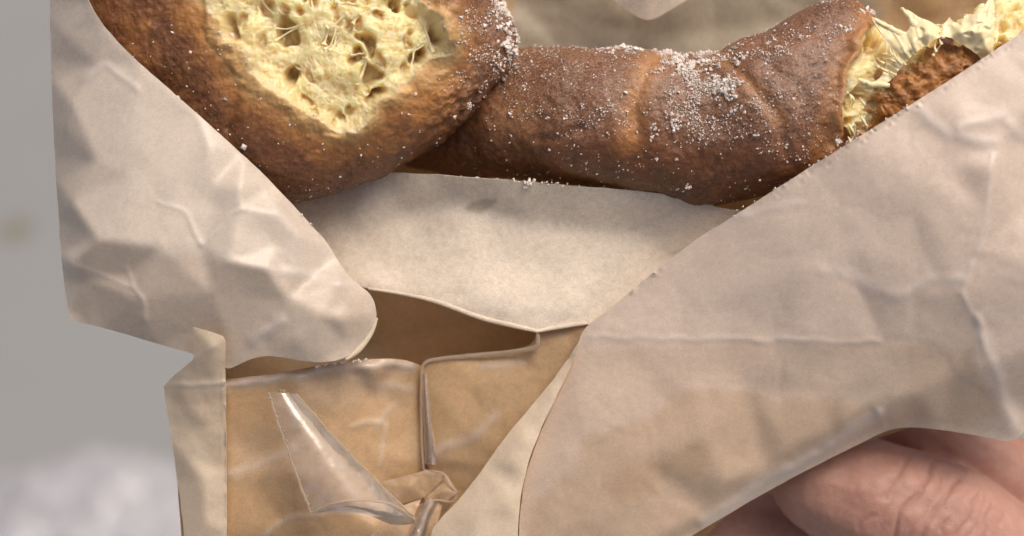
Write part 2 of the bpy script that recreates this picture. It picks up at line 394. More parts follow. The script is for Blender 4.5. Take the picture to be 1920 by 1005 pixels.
# middle sheet under the doughnut
mid_ol = [(520, 300, -120), (700, 322, -60), (815, 327, 4), (870, 332, 16), (960, 338, 18), (1060, 348, 18), (1180, 356, 16), (1290, 370, 14), (1380, 400, 10), (1500, 380, 0), (1460, 500, -40),
          (1160, 610, -6), (1100, 607, 0), (1050, 613, -8), (1008, 622, 4, 1), (960, 610, 4), (900, 595, 0), (820, 566, -6), (760, 552, -14), (690, 541, -24), (655, 532, -34), (560, 560, -60), (480, 500, -90), (470, 380, -110)]
sheet('inner_fold', mid_ol, [(640, 440, -78), (760, 400, -56), (860, 380, -34), (1000, 420, -26), (1200, 440, -30), (1000, 500, -16), (850, 500, -22), (720, 500, -40), (1120, 560, -8), (960, 575, 6), (1040, 585, 4), (900, 560, 2)],
      MP_mid, wrapper, step=6, crumple=2.2, cscale=190, blur=16, thick=2,
      stain=combine(blob_mask([(870, 392), (885, 378), (912, 370), (930, 374), (928, 383), (905, 396), (880, 399)], 4, 2, .05, .55), blob_mask([(838, 473), (858, 468), (878, 466), (870, 473), (850, 477)], 4, 1, .05, .22), blob_mask([(1055, 474), (1075, 470), (1100, 474), (1075, 479)], 4, 1, .05, .15)), seed=11,
      label='pale cream paper lit beneath the doughnut with a small grey grease spot')

# left flap
lf = [(93, -120, 20), (94, 60, 24), (98, 200, 24), (106, 360, 28), (116, 490, 34), (126, 580, 36), (131, 600, 36, 1), (200, 616, 52), (290, 643, 60), (365, 664, 62), (410, 682, 64), (428, 693, 64), (445, 685, 74), (470, 672, 80), (500, 666, 84), (540, 672, 84), (590, 680, 82), (640, 676, 74), (672, 655, 52), (697, 622, 40), (707, 596, 36), (704, 570, 40), (690, 546, 46), (668, 532, 44), (640, 500, 46), (612, 452, 56), (590, 430, 62), (560, 395, 70), (500, 332, 82), (450, 285, 92), (400, 240, 100), (330, 178, 108), (250, 108, 112), (205, 62, 110), (175, 20, 104), (155, -20, 100), (120, -120, 90)]
sheet('left_flap', lf,
      [(116, 60, 62), (122, 240, 74), (132, 380, 94), (135, 200, 92), (150, 0, 84), (180, 120, 96), (250, 200, 116), (180, 300, 112), (240, 330, 122), (285, 315, 120), (395, 275, 118), (340, 330, 124), (400, 350, 120), (128, 492, 86), (180, 450, 130), (240, 456, 140), (300, 462, 144), (379, 461, 130), (430, 492, 148), (500, 505, 138), (640, 530, 84),
       (402, 395, 121), (452, 388, 132), (450, 350, 130), (520, 400, 116), (560, 440, 104), (520, 460, 112), (170, 525, 84), (250, 510, 108), (255, 560, 112), (270, 600, 92), (398, 550, 122), (372, 615, 84), (430, 640, 82), (470, 560, 108), (540, 560, 116), (600, 590, 112), (640, 600, 100), (560, 640, 104), (660, 560, 78), (680, 590, 66), (650, 640, 70), (480, 620, 96)],
      MP_flap, wrapper, step=5, blur=10, crumple=.8, cscale=120, thick=1.6,
      under=combine(blob_mask([(150, 470), (190, 452), (430, 492), (600, 530), (690, 545), (700, 640), (640, 680), (430, 680), (135, 600)], 9, 7, .02, .38), blob_mask([(620, 540), (700, 560), (690, 610), (600, 580)], 26, 8, .02, .5)),  # browner below the ridge: shade of the down-facing side painted into the colour
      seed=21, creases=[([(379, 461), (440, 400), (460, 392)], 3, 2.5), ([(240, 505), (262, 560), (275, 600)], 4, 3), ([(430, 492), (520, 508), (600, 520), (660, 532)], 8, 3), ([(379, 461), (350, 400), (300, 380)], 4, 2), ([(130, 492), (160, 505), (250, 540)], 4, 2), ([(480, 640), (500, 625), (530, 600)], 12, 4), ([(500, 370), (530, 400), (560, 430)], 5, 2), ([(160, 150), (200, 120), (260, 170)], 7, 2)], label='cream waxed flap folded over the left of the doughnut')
# thin rolled rim of the curl
def tube(name, pts, rad, mat, parent, seg=10, n=90, flat=1.0, nz=0, label=None, attrs=None):
    C = catmull(pts, n); L = loc(C[:, 0], C[:, 1], C[:, 2]); r = np.interp(np.linspace(0, 1, n), np.linspace(0, 1, len(rad)), rad)
    T = np.gradient(L, axis=0); T /= np.linalg.norm(T, axis=1, keepdims=True); A = np.cross(T, [0, 0, 1.]); A /= np.linalg.norm(A, axis=1, keepdims=True) + 1e-9; B = np.cross(A, T)
    q = np.linspace(0, 2 * math.pi, seg, endpoint=False)
    P = L[:, None] + (A[:, None] * np.cos(q)[None, :, None] + B[:, None] * np.sin(q)[None, :, None] * flat) * r[:, None, None]
    if nz: P = P + nz * fbm(P * .06, 3)[..., None] * np.array([.7, .7, .4])
    P = P.reshape(-1, 3); I, J = np.meshgrid(np.arange(n - 1), np.arange(seg), indexing='ij'); J2 = (J + 1) % seg
    F = np.stack([I * seg + J, (I + 1) * seg + J, (I + 1) * seg + J2, I * seg + J2], -1).reshape(-1, 4).tolist() + [list(range(seg)), list(range((n - 1) * seg, n * seg))[::-1]]
    at = {'under': np.zeros(len(P)), 'stain': np.zeros(len(P)), 'gold': np.zeros(len(P)), 'deep': np.zeros(len(P))}; at.update(attrs or {})
    o = mesh_obj(name, P, F, mat, parent, at)
    if label: o['label'] = label
    return o
tube('rolled_rim', [(648, 674, 66), (672, 656, 54), (695, 626, 42), (707, 596, 37)], [3, 5.5, 4.5, 2], MP_tab, wrapper, flat=.7)

tube('rolled_rim', [(690, 541, -20), (760, 552, -10), (820, 566, -2), (900, 595, 4), (960, 610, 8), (1008, 621, 8)], [2, 3, 4, 4.5, 4.5, 3], MP_mid, wrapper, flat=.6)
tube('rolled_rim', [(1006, 621, 8), (1050, 613, 2), (1100, 606, 10)], [3, 4, 3], MP_mid, wrapper, flat=.6)
# right flap
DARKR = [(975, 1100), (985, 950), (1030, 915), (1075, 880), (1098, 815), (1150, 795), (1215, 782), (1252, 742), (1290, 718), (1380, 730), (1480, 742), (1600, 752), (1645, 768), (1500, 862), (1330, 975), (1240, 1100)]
rf = [(2100, -60, 110), (1990, 14, 130), (1920, 58, 140), (1830, 118, 146), (1740, 176, 148), (1640, 238, 144), (1580, 275, 138), (1480, 338, 116), (1372, 407, 82), (1300, 452, 60), (1220, 515, 40), (1150, 575, 26), (1104, 607, 18), (1088, 628, 14), (1083, 650, 12), (1062, 700, 12), (1035, 760, 14), (1005, 830, 18), (988, 880, 20), (974, 950, 24), (968, 1120, 30, 1),
      (1120, 1120, 20), (1290, 1008, 0), (1370, 962, -8), (1440, 920, -10), (1540, 868, -10), (1620, 828, -10), (1665, 806, -4), (1700, 800, 10), (1770, 806, 24), (1840, 818, 32), (1900, 831, 36), (1924, 806, 30), (1960, 780, 20), (2100, 700, 20, 1)]
sheet('right_flap', rf,
      [(1800, 220, 168), (1780, 300, 166), (1880, 270, 176), (1940, 200, 170), (1700, 330, 166), (1560, 400, 132), (1450, 450, 104), (1858, 320, 188), (1845, 400, 180), (1830, 470, 172), (1800, 548, 160), (1900, 400, 168), (1950, 500, 176), (1530, 505, 124), (1600, 470, 136), (1680, 555, 136), (1720, 510, 150), (1780, 500, 166), (1640, 600, 112),
       (1350, 560, 74), (1250, 600, 50), (1110, 632, 22), (1300, 640, 62), (1500, 640, 96), (1640, 640, 104), (1820, 620, 132), (1790, 700, 100), (1840, 690, 120), (1870, 740, 94), (1900, 800, 52), (1960, 650, 150), (1880, 620, 140), (1200, 700, 44), (1080, 720, 26), (1060, 850, 40), (1250, 735, 52), (1290, 716, 60), (1100, 812, 44), (1400, 726, 66), (1560, 740, 70), (1640, 758, 76), (1662, 780, 54), (1580, 796, 64), (1560, 812, 50), (1480, 842, 56), (1440, 882, 34), (1360, 905, 52), (1330, 958, 22), (1200, 860, 54), (1150, 960, 48), (1320, 820, 68), (1250, 1000, 34), (1020, 1000, 34), (1180, 1060, 30), (1720, 740, 84)],
      MP_right, wrapper, step=5.5, blur=15, crumple=1.7, cscale=170, thick=1.6,
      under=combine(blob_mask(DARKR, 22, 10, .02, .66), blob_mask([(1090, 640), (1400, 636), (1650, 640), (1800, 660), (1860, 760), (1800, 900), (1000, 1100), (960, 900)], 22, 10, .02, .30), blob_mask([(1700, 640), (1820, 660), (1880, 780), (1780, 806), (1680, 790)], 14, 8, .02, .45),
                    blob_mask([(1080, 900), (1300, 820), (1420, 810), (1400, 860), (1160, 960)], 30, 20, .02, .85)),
      seed=33, creases=[([(1862, 290), (1850, 400), (1832, 470), (1800, 552)], 5, 2, .9), ([(1540, 508), (1600, 520), (1680, 558), (1740, 520), (1800, 525)], 12, 2), ([(1108, 628), (1250, 636), (1500, 638), (1650, 640)], 5, 2), ([(1830, 600), (1870, 700), (1900, 800)], 12, 3, 1.0), ([(1650, 775), (1540, 848), (1440, 900), (1320, 980)], 12, 8, 1.1), ([(1290, 420), (1420, 400), (1500, 380)], 8, 1.5), ([(1800, 552), (1840, 620), (1850, 660)], 6, 2), ([(1640, 768), (1660, 800)], 6, 3), ([(1700, 190), (1780, 250), (1860, 270)], 12, 3), ([(1800, 240), (1880, 220), (1920, 260)], 10, 3)], label='large pinkish cream waxed flap over the right of the doughnut')  # pale crease along the lower edge paints in the lit roll

# cream turned back corner (cone)
sheet('turned_corner', [(1092, 628, 18, 1), (1084, 652, 22), (1062, 705, 28), (1032, 765, 34), (1000, 838, 42), (986, 884, 46), (972, 955, 50), (968, 1120, 54, 1), (800, 1120, 10), (806, 1000, 8), (820, 978, 8), (862, 936, 14), (905, 880, 16), (950, 815, 18), (1005, 752, 16), (1050, 695, 12), (1080, 650, 12)],
      [(1040, 740, 34), (960, 860, 44), (900, 960, 44), (880, 1040, 50), (950, 940, 56), (985, 820, 42)], MP_tab, wrapper, step=5, blur=14, crumple=.8, cscale=120, seed=40, label='smooth cream turned back corner tapering to a point')

# brown glazed front of the pouch
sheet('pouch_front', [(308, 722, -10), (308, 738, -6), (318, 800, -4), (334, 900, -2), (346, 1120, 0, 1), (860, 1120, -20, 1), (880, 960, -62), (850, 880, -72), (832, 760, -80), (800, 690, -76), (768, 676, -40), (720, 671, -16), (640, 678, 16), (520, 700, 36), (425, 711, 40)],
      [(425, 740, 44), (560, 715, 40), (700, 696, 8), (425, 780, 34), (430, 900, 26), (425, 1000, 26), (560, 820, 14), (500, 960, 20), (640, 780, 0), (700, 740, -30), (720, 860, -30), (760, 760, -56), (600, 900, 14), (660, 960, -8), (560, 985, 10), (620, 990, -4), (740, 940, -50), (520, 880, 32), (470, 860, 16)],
      MP_pouch, wrapper, step=6, blur=10, crumple=2.4, cscale=130, seed=51, creases=[([(308, 728), (425, 720), (520, 709), (640, 690), (720, 683), (768, 684)], 9, 7, 1.5), ([(430, 730), (560, 712), (700, 696), (768, 692)], 3, -2), ([(430, 890), (500, 862), (560, 836)], 8, 2), ([(655, 802), (690, 788), (718, 795), (722, 830), (712, 868)], 4, 3), ([(740, 760), (700, 800)], 5, 2), ([(500, 1000), (540, 970), (600, 965)], 6, 4), ([(640, 700), (700, 720), (770, 730)], 8, 2)],  # pale top crease and arcs: lit ridge and glints painted into the colour
      under=combine(blob_mask([(430, 800), (620, 830), (600, 910), (430, 890)], 40, 20, .02, .5), blob_mask([(560, 700), (760, 690), (770, 730), (540, 780)], 30, 12, .02, .45)), label='brown glazed front of the lower pocket')  # lighter patch near the top ridge is sheen painted into the colour
# glossy brown panel right of the crease
sheet('pouch_panel', [(1006, 600, -24), (1004, 645, -12), (960, 656, -40), (880, 668, -44), (815, 676, -48), (796, 684, -50), (791, 710, -52), (793, 800, -52), (797, 870, -46), (820, 900, -50), (845, 900, -50), (858, 930, -50), (800, 1000, -50), (760, 1120, -30, 1), (960, 1120, -10, 1), (990, 900, -16), (1040, 780, -14), (1080, 690, -6), (1094, 630, -6), (1130, 596, -14), (1060, 590, -22)],
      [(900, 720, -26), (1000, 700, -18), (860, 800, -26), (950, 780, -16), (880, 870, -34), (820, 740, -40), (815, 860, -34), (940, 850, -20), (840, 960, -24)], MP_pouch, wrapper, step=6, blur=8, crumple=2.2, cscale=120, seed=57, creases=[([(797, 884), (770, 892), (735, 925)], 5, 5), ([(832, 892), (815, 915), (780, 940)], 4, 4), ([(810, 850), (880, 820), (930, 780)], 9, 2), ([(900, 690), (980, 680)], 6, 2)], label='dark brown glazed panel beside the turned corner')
# pale vertical tab
sheet('paper_tab', [(362, 614, 118, 1), (395, 622, 122, 1), (418, 630, 118, 1), (423, 640, 116, 1), (423, 720, 78), (424, 900, 60), (426, 1120, 60, 1), (356, 1120, 30, 1), (343, 980, 30), (330, 880, 26), (318, 800, 20), (308, 740, 14), (307, 724, 14, 1), (330, 700, 50), (363, 674, 90, 1)],
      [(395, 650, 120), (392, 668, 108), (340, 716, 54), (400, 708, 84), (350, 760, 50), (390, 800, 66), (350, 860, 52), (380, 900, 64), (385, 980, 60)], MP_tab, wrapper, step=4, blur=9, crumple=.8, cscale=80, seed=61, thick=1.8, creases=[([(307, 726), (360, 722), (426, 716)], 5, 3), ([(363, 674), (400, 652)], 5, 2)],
      under=blob_mask([(325, 745), (350, 735), (430, 735), (430, 880), (400, 880), (360, 810)], 10, 5, .03, .45), label='pale vertical paper tab at the left of the pocket')

# film layers and bright creases of the lower pocket
def band(name, top, bot, bulge, mat, seed=1, n=90, m=14, label=None, nz=1.2):
    a = catmull(top, n); b = catmull(bot, n); v = np.linspace(0, 1, m)
    C = a[:, None] * (1 - v)[None, :, None] + b[:, None] * v[None, :, None]
    w = np.hypot(a[:, 0] - b[:, 0], a[:, 1] - b[:, 1])
    C[..., 2] += np.sin(v * math.pi)[None] * np.minimum(w, 400)[:, None] * bulge + nz * fbm(np.stack([C[..., 0] * .05, C[..., 1] * .05, C[..., 0] * 0 + seed], -1), 3)
    P = loc(C[..., 0], C[..., 1], C[..., 2]).reshape(-1, 3); F = grid_faces(n, m)
    nzv = np.cross(P[F[:, 2]] - P[F[:, 0]], P[F[:, 3]] - P[F[:, 1]])[:, 2].sum()
    if nzv < 0: F = F[:, ::-1]
    z0 = np.zeros(len(P)); o = mesh_obj(name, P, F, mat, wrapper, {'under': z0, 'stain': z0})
    md = o.modifiers.new('thickness', 'SOLIDIFY'); md.thickness = .8 * S; md.offset = -1; es = o.modifiers.new('crisp_rim', 'EDGE_SPLIT'); es.split_angle = R(55)
    if label: o['label'] = label
    return o
tube('film_edge', [(1008, 624, 4), (1009, 640, 2), (1000, 652, -4), (950, 660, -22), (880, 667, -34), (822, 673, -40), (798, 680, -42), (791, 700, -44), (790, 780, -44), (793, 868, -38), (797, 882, -36)], [3, 4, 4, 3.5, 4, 3.2, 3.2, 2.6, 2.4, 2.4, 1.5], MF_edge, wrapper, n=140, flat=.7, nz=.8)
tube('film_edge', [(795, 700, -38), (803, 770, -36), (812, 830, -34), (812, 872, -30)], [1, 2, 2.5, 3.5, 2], MF_edge, wrapper, flat=.6, nz=.8)
band('film_pleat', [(792, 700, -40), (794, 780, -38), (797, 870, -34)], [(800, 700, -36), (810, 800, -30), (818, 872, -28)], .4, MF_tape, 9)
# small crumple at the bottom of the panel
tube('film_edge', [(797, 882, -32), (830, 888, -28), (843, 908, -24), (856, 925, -24), (846, 940, -26), (815, 938, -28), (780, 950, -24)], [2, 2.2, 2, 2.5, 2, 2, 1], MF_edge, wrapper, flat=.6, nz=.8)
band('film_pleat', [(800, 932, -10), (785, 965, -4), (765, 1010, 6)], [(822, 944, -16), (806, 975, -8), (796, 1015, 0)], .4, MF_tape, 13)
tube('film_edge', [(808, 934, -10), (790, 966, -2), (772, 1010, 6)], [1.5, 2.5, 2.5], MF_edge, wrapper, flat=.6)
for pol, up_ in (([(700, 908, -30, 1), (798, 882, -24, 1), (836, 893, -30, 1), (796, 932, -36, 1), (738, 950, -34, 1)], (770, 912, -22)), ([(838, 890, -38, 1), (857, 923, -22, 1), (830, 947, -34, 1), (792, 936, -40, 1)], (835, 920, -26)), ([(800, 934, -28, 1), (830, 946, -38, 1), (812, 1012, -24, 1), (756, 1012, -10, 1)], (797, 970, -16)), ([(690, 1010, 0, 1), (742, 952, -16, 1), (790, 936, -28, 1), (760, 1012, -6, 1)], (745, 985, -6))):
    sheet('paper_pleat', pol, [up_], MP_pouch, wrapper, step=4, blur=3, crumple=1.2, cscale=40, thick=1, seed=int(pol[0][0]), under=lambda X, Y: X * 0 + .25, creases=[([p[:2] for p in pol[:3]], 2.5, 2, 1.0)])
# folded clear tape
tape = band('clear_tape', [(503, 735, 78), (520, 790, 88), (552, 880, 92), (583, 962, 92)], [(556, 738, 66), (610, 800, 70), (690, 885, 60), (778, 972, 36)], .20, MF_tape, 21, m=40, nz=.35, label='curled triangular piece of clear sticky tape')
tube('tape_edge', [(503, 735, 79), (520, 790, 89), (552, 880, 93), (583, 962, 93)], [1.4, 1.8, 2, 2], MF_edge, tape, seg=6, nz=2.0)
tube('tape_edge', [(583, 962, 93), (625, 944, 106), (670, 938, 110), (730, 944, 92), (778, 975, 40)], [2, 2.2, 2, 2.4, 2], MF_edge, tape, seg=6, nz=.8)
tube('tape_edge', [(556, 738, 67), (610, 800, 71), (690, 885, 61), (778, 972, 37)], [1, 1.3, 1.6, 2.4], MF_edge, tape, seg=6, nz=.8)
band('tape_end', [(583, 962, 92), (625, 945, 104), (670, 939, 108), (730, 945, 90), (778, 968, 38)], [(600, 962, 88), (640, 958, 92), (690, 966, 84), (735, 984, 60), (776, 982, 36)], .3, MF_tape, 25, m=10)
# air bubbles along the tape edge
def beads():
    V = []; F = []
    L = catmull([(505, 740, 84), (522, 792, 95), (554, 882, 99), (582, 955, 98)], 200); L2 = catmull([(505, 735, 82), (530, 733, 80), (560, 742, 74)], 200); L3 = catmull([(600, 780, 78), (640, 826, 76), (660, 850, 72)], 200)
    for A, k in ((L, 34), (L2, 6), (L3, 5)):
        for _ in range(k):
            p = A[random.randrange(200)]; r = random.uniform(.9, 2.2); c = loc(p[0] + random.uniform(-4, 5), p[1], p[2] + 1)
            b = len(V)
            for d in ((1, 0, 0), (0, 1, 0), (-1, 0, 0), (0, -1, 0), (0, 0, 1), (0, 0, -1)): V.append(c + np.array(d) * r * np.array([1, 1.4, .8]))
            for i in range(4): F += [(b + i, b + (i + 1) % 4, b + 4), (b + (i + 1) % 4, b + i, b + 5)]
    z = np.zeros(len(V)); o = mesh_obj('air_bubbles', np.array(V), [list(f) for f in F], MF_edge, tape, {'under': z, 'stain': z}); o['kind'] = 'stuff'
beads()

# ---------------------------------------------------------------- doughnut pieces
def ogrid(P2, W):      # rounded pores of three sizes, 0 on the walls .. 1 at the bottom
    X, Y = P2
    wx = X + 9 * noise3(np.c_[X * .022, Y * .022, X * 0 + 2.]) + 3.5 * noise3(np.c_[X * .07, Y * .07, X * 0 + 7.]); wy = Y + 9 * noise3(np.c_[X * .022, Y * .022, X * 0 + 3.]) + 3.5 * noise3(np.c_[X * .07, Y * .07, X * 0 + 8.])
    def pits(sx, sy, seed, prob, a0, a1, ang):
        u = (wx * math.cos(ang) + wy * math.sin(ang)) / sx; v = (-wx * math.sin(ang) + wy * math.cos(ang)) / sy
        f1, f2, q = worley2(u, v, seed); rad = a0 + (a1 - a0) * q; e = np.minimum(f1 / rad, 1.0 + f1 - rad + .0) ; wall = sstep(.02, .22, f2 - f1)
        return (1 - sstep(.45, 1.05, f1 / rad)) * wall * (q > 1 - prob)
    return pits(50, 66, W, .50, .12, .62, .25), pits(25, 38, W + 1, .46, .15, .62, -.2), pits(11, 14, W + 2, .6, .2, .6, .4)

def sugar(name, P, N, dens, count, size, parent, clump=None):
    """small irregular crystals on the surface"""
    w = np.clip(dens, 0, None); w = w / w.sum(); idx = rng.choice(len(P), count, p=w)
    s = rng.lognormal(math.log(size), .38, count); c = P[idx] + N[idx] * (s * .35)[:, None] + rng.normal(0, 1.4, (count, 3))
    base = np.array([(1, 0, 0), (0, 1, 0), (-1, 0, 0), (0, -1, 0), (0, 0, 1), (0, 0, -1)], float); f = []
    for i in range(4): f += [(i, (i + 1) % 4, 4), ((i + 1) % 4, i, 5)]
    f = np.array(f)
    q = rng.normal(size=(count, 3, 3)); q, _ = np.linalg.qr(q)
    sc3 = rng.uniform(.6, 1.25, (count, 1, 3)); V = (base[None] * sc3 * s[:, None, None]) @ q + c[:, None]
    F = (f[None] + (np.arange(count) * 6)[:, None, None]).reshape(-1, 3)
    o = mesh_obj(name, V.reshape(-1, 3), F, M_sugar, parent, smooth=False); o['kind'] = 'stuff'
    return o

def left_piece():
    root = empty('doughnut_piece', wp(540, 340, -60), 'dark brown doughnut piece at upper left, cream crumb torn open towards the viewer', 'doughnut')
    ol = [(944, -60), (952, 0), (966, 60), (960, 112), (940, 152), (905, 190), (876, 214), (846, 244), (800, 284), (740, 318), (650, 346), (560, 376), (480, 384), (400, 352), (320, 282), (230, 190), (160, 90), (120, -40), (150, -230), (350, -400), (600, -440), (840, -340), (930, -180)]
    c0 = np.array([585., 30.]); A = np.array(ol) - c0; an = np.unwrap(np.arctan2(A[:, 1], A[:, 0])); 
    nt = 1000; th = np.linspace(0, 2 * math.pi, nt, endpoint=False)
    order = np.argsort(an % (2 * math.pi)); aa = (an % (2 * math.pi))[order]; rr = np.hypot(A[:, 0], A[:, 1])[order]
    aa = np.r_[aa[-3:] - 2 * math.pi, aa, aa[:3] + 2 * math.pi]; rr = np.r_[rr[-3:], rr, rr[:3]]; RR = np.interp(th, aa, rr)
    k = np.hanning(31); k /= k.sum(); RR = np.convolve(np.r_[RR[-15:], RR, RR[:15]], k, 'valid')
    ph = np.r_[1e-6, np.linspace(.003, math.pi / 2, 300, endpoint=False), np.linspace(math.pi / 2, math.pi - .004, 70)]
    T, Ph = np.meshgrid(th, ph, indexing='ij'); e = 2 / 2.35
    f = np.sin(Ph) ** e; g = np.sign(np.cos(Ph)) * np.abs(np.cos(Ph)) ** e
    X = c0[0] + RR[:, None] * f * np.cos(T); Y = c0[1] + RR[:, None] * f * np.sin(T); Z = -30 + 150 * g
    X, Y, Z = X.ravel(), Y.ravel(), Z.ravel(); F = grid_faces(nt, len(ph), True)
    P = loc(X, Y, Z); N = normals(P, F)
    if (N * (P - P.mean(0))).sum() < 0: F = F[:, ::-1]; N = -N
    mask_poly = [(372, -200), (385, -20), (398, 30), (425, 66), (455, 100), (466, 132), (490, 165), (540, 192), (585, 210), (622, 240), (662, 236), (692, 222), (715, 190), (762, 160), (800, 132), (838, 100), (832, 60), (812, 25), (792, 0), (790, -200)]
    d = sdist(mask_poly, X, Y) + 12 * fbm(np.c_[X * .025, Y * .025, Z * 0 + 1], 4) ; d = np.where(Z > -60, d, -200)
    front = sstep(-60, 0, Z)
    A_, B_, C_ = ogrid((X, Y), 5)
    inside = sstep(0, 26, d)
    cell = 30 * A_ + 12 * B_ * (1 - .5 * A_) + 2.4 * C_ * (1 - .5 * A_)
    lump = 9 * fbm(P / 130, 2, 3) + 2.0 * fbm(P / 38, 3, 8) + 1.1 * fbm(P / 11, 3, 12)
    flare = 9 * sstep(-34, -4, d) * (1 - sstep(-2, 12, d)) * sstep(-.2, .5, fbm(np.c_[X * .02, Y * .02, Z * 0 + 30], 2) + .35)
    # the right side keeps a standing torn lip
    lip = 26 * np.exp(-((X - 846) / 34) ** 2) * sstep(150, 60, Y) * (1 - sstep(0, 14, d))
    crumbd = -inside * (7 + cell) + inside * 9 * fbm(P / 60, 2, 21) - inside * 14 * np.exp(-(((X - 800) / 40) ** 2 + ((Y - 50) / 60) ** 2)) + inside * 3 * fbm(P / 14, 3, 23)
    disp = lump * (1 - .5 * inside) + flare + lip + crumbd
    # groove and crack in the crust
    gr = ldist([(470, 130), (440, 175), (425, 240)], X, Y); disp -= 9 * np.exp(-(gr / 16) ** 2) * front * (1 - inside)
    ragged = np.exp(-((np.hypot(X - 880, Y - 215) / 70) ** 2)); disp += ragged * 7 * fbm(P / 16, 3, 44)
    P = P + N * disp[:, None]
    gold = np.clip(sstep(-95, -16, d + 16 * fbm(P / 40, 3, 50)) * .8 + .5 * np.exp(-((np.hypot(X - 800, Y - 170) / 60) ** 2)) + .5 * np.exp(-((np.hypot(X - 300, Y - 60) / 120) ** 2)) * (.6 + .8 * fbm(P / 45, 3, 55)), 0, 1) * front
    pale = sstep(-46, 6, d + 10 * fbm(P / 24, 3, 52)) * .85
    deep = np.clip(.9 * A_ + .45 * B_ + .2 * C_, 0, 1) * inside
    dust = np.clip(.9 * sstep(800, 880, X) * sstep(230, 100, Y) + .25, 0, 1) * front
    at = {'gold': gold, 'pale': pale, 'dust': dust, 'deep': deep, 'rim': d}
    at2 = dict(at); at2['gold'] = .3 * (1 - sstep(-4, 26, d))
    fd = d[F].mean(1); sel = fd > 0
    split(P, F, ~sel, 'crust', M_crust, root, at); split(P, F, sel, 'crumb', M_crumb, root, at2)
    N2 = normals(P, F); N2 *= np.sign((N2 * N).sum(1).mean())
    dn = front * (1 - inside) * (.06 + 1.6 * sstep(800, 880, X) * sstep(190, 90, Y) + 8 * np.exp(-((X - 948) / 14) ** 2) * sstep(120, 80, Y)) * (Y > -30) * (Y < 380) * (N2[:, 2] > -.1)
    sugar('sugar_grains', P, N2, dn * sstep(-.1, .5, fbm(P / 30, 2, 61)), 1900, 1.4, root)
    dn2 = front * (1 - inside) * (.05 + np.exp(-((X - 948) / 12) ** 2 - ((Y - 60) / 60) ** 2) * 12) * (Y > -30) * (X > 200) * (N2[:, 2] > -.1)
    sugar('sugar_lumps', P, N2, dn2, 150, 3.8, root)
    # many fine webs that bridge the pores
    cand = np.where((d > 12) & (Y > -40) & (deep < .12))[0]; cand = cand[rng.permutation(len(cand))[:2600]]
    Vt = []; Ft = []; cnt = 0
    pitpts = P[(d > 12) & (deep > .6) & (Y > -40)][::7]
    for a_ in cand:
        if cnt > 26: break
        b_ = cand[rng.integers(len(cand))]; dv = P[b_] - P[a_]; ln = np.linalg.norm(dv[:2])
        if not 16 < ln < 52 or len(pitpts) == 0: continue
        mid = (P[a_] + P[b_]) / 2; 
        if np.min(np.hypot(pitpts[:, 0] - mid[0], pitpts[:, 1] - mid[1])) > 3: continue
        cnt += 1; t = np.linspace(0, 1, 14)[:, None]; sag = rng.normal(0, 2.5, 3); L_ = P[a_] + dv * t + np.sin(t * math.pi) * sag + noise3(np.c_[t * 4, t * 0 + cnt, t * 0])[:, None] * 1.5 - N[a_] * 3.5
        r0 = rng.uniform(1.3, 2.6); rad = r0 * (1 + 1.8 * np.abs(2 * t - 1) ** 3); dn_ = dv / np.linalg.norm(dv); u1 = np.cross(dn_, [0, 0, 1.]); u1 /= np.linalg.norm(u1) + 1e-9; u2 = np.cross(dn_, u1); b0 = len(Vt) * 1
        q6 = np.linspace(0, 2 * math.pi, 6, endpoint=False); ring = L_[:, None] + (u1 * np.cos(q6)[:, None] + u2 * np.sin(q6)[:, None])[None] * rad[:, None]
        b0 = sum(len(v) for v in Vt); Vt.append(ring.reshape(-1, 3))
        for i_ in range(13):
            for j_ in range(6): Ft.append([b0 + i_ * 6 + j_, b0 + (i_ + 1) * 6 + j_, b0 + (i_ + 1) * 6 + (j_ + 1) % 6, b0 + i_ * 6 + (j_ + 1) % 6])
    if Vt:
        Vt = np.vstack(Vt); z0 = np.zeros(len(Vt)); o = mesh_obj('crumb_webs', Vt, Ft, M_web, root, {'gold': z0, 'deep': z0}); o['kind'] = 'stuff'
    # fine threads stretched over the open pores
    for i in range(4):
        x = random.uniform(430, 800); y = random.uniform(-10, 200)
        if sdist(mask_poly, np.array([x]), np.array([y]))[0] < 22: continue
        a = random.uniform(0, math.pi); l = random.uniform(14, 34); zz = 92 + random.uniform(-6, 6)
        zz -= 0.00045 * ((x - 585) ** 2 + (y - 30) ** 2) ** .98 * 1.0
        tube('crumb_thread', [(x - math.cos(a) * l, y - math.sin(a) * l, zz - 14), (x + random.uniform(-5, 5), y + random.uniform(-5, 5), zz), (x + math.cos(a) * l, y + math.sin(a) * l, zz - 14)], [3.5, 1.5, 1.1, 1.6, 3.5], M_web, root, seg=7, n=26, flat=.6, nz=3)
left_piece()

